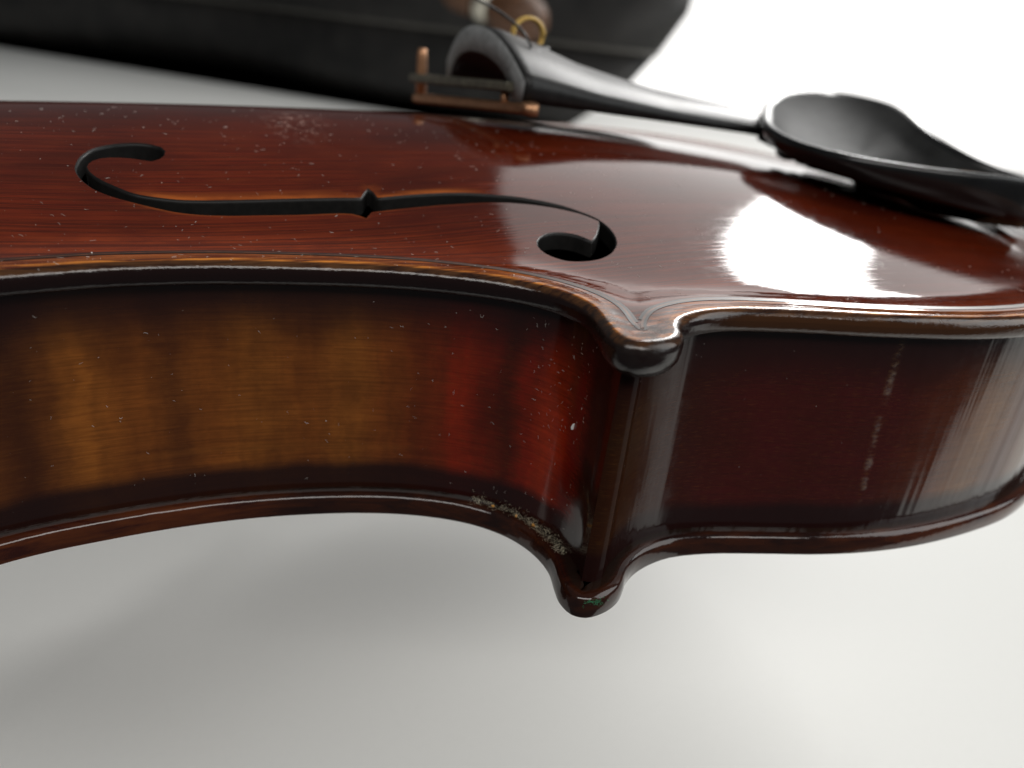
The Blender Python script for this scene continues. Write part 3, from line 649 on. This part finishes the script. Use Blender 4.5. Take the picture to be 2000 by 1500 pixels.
# ------------------------------------------------------------------ chin rest
def build_chin():
    rim = [(111, 9, 69.2), (102.5, -3.0, 68.0), (98.5, -13, 67.1), (96.4, -23.5, 66.4), (98, -32.0, 66.05), (103, -39, 65.8), (111, -45, 65.6), (121, -49.2, 65.5), (132, -52.6, 65.4), (144, -54.5, 64.8), (154, -52, 63.8), (159, -45, 62.6),
           (157, -36, 62.4), (151, -26, 64.6), (148.5, -12, 68.9), (155, 5, 72.2), (161, 22, 73.1), (158, 36, 73.5), (148.5, 38, 73.0), (136, 33.5, 72.0), (122, 22, 70.6)]
    R = cr(rim, 1.6, True)
    for _ in range(14): R = .5*R+.25*(np.roll(R, 1, 0)+np.roll(R, -1, 0))
    n = len(R); c = np.array((128.0, -10.0, 66.5))
    inn = c-R; inn[:, 2] = 0; inn /= np.linalg.norm(inn, axis=1)[:, None]
    up = np.array((0, 0, 1.0))
    def ring(off, dz, k=None, zz=None):
        if k is None: return [R[i]+inn[i]*off+up*dz for i in range(n)]
        q = []
        for i in range(n):
            p = c+(R[i]-c)*k; p = np.array((p[0], p[1], 0)); z = R[i][2]*(k)+c[2]*(1-k)
            q.append(np.array((p[0], p[1], z+dz)))
        return q
    def foot(k, z):
        ft = np.array((136.0, -20.0))
        return [np.array((ft[0]+(R[i][0]-ft[0])*k, ft[1]+(R[i][1]-ft[1])*k, z)) for i in range(n)]
    zb = np.interp(R[:, 0], [96, 99, 104, 115, 134, 150], [62.6, 61.4, 60.2, 58.6, 56.1, 55.8]); far_ = sm(-40, -22, R[:, 1]); zb = zb*(1-far_)+(R[:, 2]-4.6-2.0*sm(105, 140, R[:, 0]))*far_
    def skirt(off, k): return [np.array((R[i][0]+inn[i][0]*off, R[i][1]+inn[i][1]*off, R[i][2]*(1-k)+zb[i]*k)) for i in range(n)]
    def base(k, lift):
        q = foot(k, 0); X_ = np.array(q); zz = Htop(X_[:, 0], X_[:, 1])+lift+8.0*(1-sm(112, 124, X_[:, 0])); return [np.array((a[0], a[1], min(z_, 61.0))) for a, z_ in zip(q, zz)]
    rings = [base(.30, .8), base(.62, .9), [np.array((*(a[:2]), max(59.0, min(b[2]-.2, 61.0)) if a[1] > -38 else b[2])) for a, b in zip(foot(.72, 60), skirt(6, 1.0))], skirt(3.2, 1.0), skirt(1.9, .93), skirt(1.0, .75), skirt(.45, .5), ring(.1, -1.7), ring(.25, -.6), ring(.7, -.05), ring(1.3, 0), ring(2.0, -.3), ring(3.0, -.9),
             ring(0, -2.8, .80), ring(0, -4.2, .64), ring(0, -5.2, .46), ring(0, -5.8, .28), ring(0, -6.0, .12)]
    V, Fc = loft(rings); mi = [0]*len(Fc); nr = len(rings)
    for q in range(len(Fc)-2):
        if q//n >= nr-6: mi[q] = 1
    mi[-1] = 1
    ch = mesh('chin_rest', V, Fc, [M_CHIN, M_CUP], violin, mi=mi, label='glossy black chin rest with a hollowed cup')
    # cork-lined foot on the edge and the clamp barrels behind
    V, Fc = bar((140, -44, 57.5), (151, -28, 57.5), 12, 8.6, bev=.8); mesh('cork_pad', V, Fc, simple('brown_cork', (0.20, 0.10, 0.045), 0.9, var=.5, nscale=1.0), ch, smooth=False)
    for x, y in ((161, -47), (164, -34)):
        V, Fc = tube([(x, y, 9), (x, y, 20), (x, y, 36), (x, y, 52)], [1.6, 2.6, 2.6, 1.6], 12); mesh('clamp_barrel', V, Fc, simple('blackened_clamp', (.02, .02, .02), .4), ch)
    V, Fc = bar((153, -49, 59), (159, -30, 59), 9, 3, bev=.6); mesh('clamp_plate', V, Fc, M_CHIN, ch)
build_chin()

# ------------------------------------------------------------------ black case behind, out of focus
def build_case():
    base = [(512, 934), (532, 986), (536, 1074), (520, 1191), (444, 1348), (200, 1621), (-190, 1914), (-561, 2128), (-698, 2109), (-678, 2011), (-386, 1797), (-9, 1578), (200, 1254), (391, 1039), (469, 953)]
    B = cr(base, 22, True); n = len(B); nn = nrm2(B, True); ar = 0.5*np.sum(B[:, 0]*np.roll(B[:, 1], -1)-np.roll(B[:, 0], -1)*B[:, 1]); out = -nn if ar > 0 else nn
    root = bpy.data.objects.new('violin_case', None); root.location = (0.15, 1.40, ZT*MM)
    put(root, label='blurred black violin case standing on the table behind the violin', cat='case')
    def rg(off, z, dx=0.0): return [(B[i][0]+out[i][0]*off+dx*max(0, (B[i][0]+72)/580)-150, B[i][1]+out[i][1]*off-1400, z) for i in range(n)]
    M = NT('black_leatherette'); g = M.noise(M.coord((0.5, 0.5, 0.5)), 1.0, 4, 0.7); big = M.noise(M.coord((0.02, 0.02, 0.02)), 1.0, 3)
    mt = M.out(M.mix(M.ramp(big, [(0.3, 0.0), (0.7, 1.0)]), (0.008, 0.0075, 0.007), (0.022, 0.020, 0.018)), 0.55, normal=M.bump(g, .25, .8))
    V, Fc = loft([rg(-95, 0), rg(-50, 6), rg(-18, 22), rg(-3, 47, 25), rg(0, 87, 70), rg(0, 128, 106)], True, True); mesh('case_body', V, Fc, mt, root)
    V, Fc = loft([rg(-1, 132, 109), rg(1, 134, 111), rg(1, 190, 147), rg(-6, 226, 161), rg(-30, 242, 161), rg(-70, 248, 149)], True, True); mesh('case_lid', V, Fc, mt, root)
    V, Fc = tube(rg(.8, 130, 107), 3.2, 8, True); mesh('piping', V, Fc, simple('worn_black_piping', (.09, .085, .075), .5, var=.4), root)
    # brown leather handle with a pale metal collar on the near side
    L = simple('worn_brown_leather', (0.085, 0.035, 0.013), .5, var=.6, nscale=.15, bump_mm=.2)
    pc = np.array((368-150, 964-1400, 89-ZT)); ax = np.array((.74, -.62, -.22)); ax /= np.linalg.norm(ax)
    def on(s): return pc+ax*s*1.95
    V, Fc = tube([on(s) for s in (-38, -36, -30, -18, -12)], [13, 19, 23.5, 24, 21.5], 18); h = mesh('handle', V, Fc, L, root, label='brown leather handle with a rounded end')
    V, Fc = tube([on(s) for s in (-12, -10, -6, -2, 0)], [21.5, 25.5, 26.5, 25.5, 21.5], 18); mesh('collar', V, Fc, simple('pale_metal_collar', (.55, .52, .44), .35, metal=.8, var=.2), h)
    V, Fc = tube([on(s) for s in (0, 3, 12, 24, 34, 40, 43)], [21.5, 26.5, 31, 32, 28, 18.5, 6.5], 18); mesh('grip_end', V, Fc, L, h)
build_case()

# foam block under the upper half of the body, beyond the left of the picture
rr = [(-186, -18), (-182, -22), (-104, -22), (-100, -18), (-100, 42), (-104, 46), (-182, 46), (-186, 42)]
V, Fc = loft([[(x+143, y, z) for x, y in rr] for z in (0, 80.0, 83.0)]); fb = mesh('foam_block', V, Fc, simple('grey_foam', (.08, .08, .08), .95, var=.3, nscale=1.5, bump_mm=.3), smooth=False, label='dark grey foam block propping up the far end of the violin', cat='foam block')
fb.location = (-0.143, 0, ZT*MM)

# ------------------------------------------------------------------ dust, fluff and flecks on the violin
class Soup:
    def __init__(s): s.V = []; s.F = []
    def add(s, V, F):
        k = len(s.V); s.V += [tuple(v) for v in V]; s.F += [tuple(i+k for i in f) for f in F]
    def fibre(s, p, n, length, rad, curl):
        n = n/np.linalg.norm(n); t = rng.normal(size=3); t -= n*(t@n); t /= np.linalg.norm(t); b = np.cross(n, t); pts = []; q = np.array(p)+n*rad*1.2; a = 0; k = 5
        for i in range(k):
            pts.append(q.copy()); a += rng.normal()*curl; q = q+(t*math.cos(a)+b*math.sin(a))*length/k+n*abs(rng.normal())*rad*.8
        s.add(*tube(pts, rad, 3, caps=False))
    def speck(s, p, n, r):
        n = n/np.linalg.norm(n); q = np.array(p)+n*r*.5; ax = np.eye(3); V = []
        for i in range(3):
            for sg in (1, -1): V.append(q+ax[i]*sg*r*rng.uniform(.6, 1.3))
        s.add(V, [(0, 2, 4), (2, 1, 4), (1, 3, 4), (3, 0, 4), (2, 0, 5), (1, 2, 5), (3, 1, 5), (0, 3, 5)])
def scatter_top(so, n, xr, yr, big=1.0):
    x = rng.uniform(*xr, n*3); y = rng.uniform(*yr, n*3)
    ok = inside(x, y, topo) & ~inside(x, y, fh) & (sdist(x, y, fh) > .3) & (sdist(x, y, topo) > .4); x = x[ok][:n]; y = y[ok][:n]
    z = Htop(x, y); e = .2; nx = -(Htop(x+e, y)-z)/e; ny = -(Htop(x, y+e)-z)/e
    for i in range(len(x)):
        nn = np.array((nx[i], ny[i], 1)); p = (x[i], y[i], z[i]); u = rng.random()
        if u < .30: so.fibre(p, nn, rng.uniform(.3, 1.1)*big, rng.uniform(.012, .024), .8)
        else: so.speck(p, nn, min(.13, 0.026*math.exp(rng.normal()*.7))*big)
dust = Soup()
scatter_top(dust, 520, (-62, 45), (-64, 0)); scatter_top(dust, 420, (-62, 60), (-66, -10), .55); scatter_top(dust, 260, (30, 120), (-92, -15)); scatter_top(dust, 50, (-60, 20), (-70, -54))
def rib_pt(A, B, s, t):
    i = int(np.clip(s*(len(A)-1), 1, len(A)-2)); p = B[i]*(1-t)+A[i]*t; tg = A[i+1]-A[i-1]; n = np.array((tg[1], -tg[0], 0)); n /= np.linalg.norm(n)
    if n[1] > 0: n = -n
    return np.array((p[0], p[1], ZB+(ZC-3.6-ZB)*t))+n*.02, n
CA, _ = resample(cr(cT, 1.2), 200); CB, _ = resample(cr(cB, 1.2), 200); LA, _ = resample(cr(lT, 1.2), 200); LB, _ = resample(cr(lB, 1.2), 200)
for i in range(280):
    s = rng.random()**1.6*.85; p, n = rib_pt(CA, CB, s, rng.uniform(.05, .95))
    if rng.random() < .45: dust.fibre(p, n, rng.uniform(.25, .9), rng.uniform(.009, .017), .8)
    else: dust.speck(p, n, min(.10, 0.02*math.exp(rng.normal()*.6)))
for i in range(120):
    p, n = rib_pt(LA, LB, rng.random()**1.2*.6, rng.uniform(.05, .95))
    dust.speck(p, n, min(.08, .02*math.exp(rng.normal()*.5)))
for i in range(80):        # settled in the corner under the front
    p, n = rib_pt(CA, CB, rng.uniform(.02, .16), rng.uniform(.45, .95)); dust.fibre(p, n, rng.uniform(.25, .9), rng.uniform(.008, .014), 1.0)
mesh('dust', dust.V, dust.F, M_DUST, violin, smooth=False, kind='stuff', label='pale dust specks and lint fibres settled on the varnish')
fl = Soup()
for i in range(420):        # yellowish fluff caught on the ledge of the back beside the corner
    ja, jb = iB((9.5, -70.2)), iB((17.9, -84.5)); jf = jb-(jb-ja)*rng.random()**1.3; j = int(jf); o = 1.3+1.5*rng.random()
    p = nearB[j]+(nearB[j+1]-nearB[j])*(jf-j)+nrm2(nearB)[j]*o+rng.normal(size=2)*.25
    fl.fibre((p[0], p[1], ZB+max(0, o-1.9)*1.8*rng.random()**2), np.array((0, -.4, 1.0)), rng.uniform(.4, 1.2), rng.uniform(.006, .013), 1.1)
mesh('fluff', fl.V, fl.F, M_DUSTY, violin, smooth=False, kind='stuff', label='yellowish fluff caught along the ledge beside the lower corner')
for (bx, by), r in (((12.6, -72.5), .32), ((14.9, -75.4), .22), ((16.2, -78.2), .34)):
    so = Soup(); j = iB((bx, by)); p = nearB[j]+nrm2(nearB)[j]*rng.uniform(1.1, 1.8)
    bm = bmesh.new(); bmesh.ops.create_icosphere(bm, subdivisions=1, radius=1.0)
    ax3 = rng.uniform(.5, 1.3, 3); V = [np.array((p[0], p[1], ZB+r*.4))+np.array(v.co)*ax3*r*rng.uniform(.55, 1.3) for v in bm.verts]; bm.verts.index_update(); Fc = [[v.index for v in f.verts] for f in bm.faces]; bm.free()
    mesh('crumb', V, Fc, M_CRUMB, violin, smooth=False)
gr = Soup()
for i in range(55):
    a = rng.normal()*.8; b = abs(rng.normal())*.8
    gr.fibre((20.6+a, -94.55+.1*abs(a), ZB-.3-b*1.1), np.array((0, -1, .35)), rng.uniform(.4, 1.0), rng.uniform(.010, .020), 1.2)
mesh('green_fluff', gr.V, gr.F, M_GREEN, violin, smooth=False, kind='stuff', label='tuft of green fibres stuck to the tip of the back corner')
p, n = rib_pt(CA, CB, .085, .55); V, Fc = loft([[p+n*h+np.array((q[0]*k, 0, q[1]*k)) for q in ((-.3, -.45), (.25, -.5), (.38, .1), (.3, .5), (-.15, .55), (-.4, .1))] for h, k in ((0, 1), (.1, .9))])
mesh('white_fleck', V, Fc, M_FLECK, violin, smooth=False)  # small white fleck on the waist rib near the corner
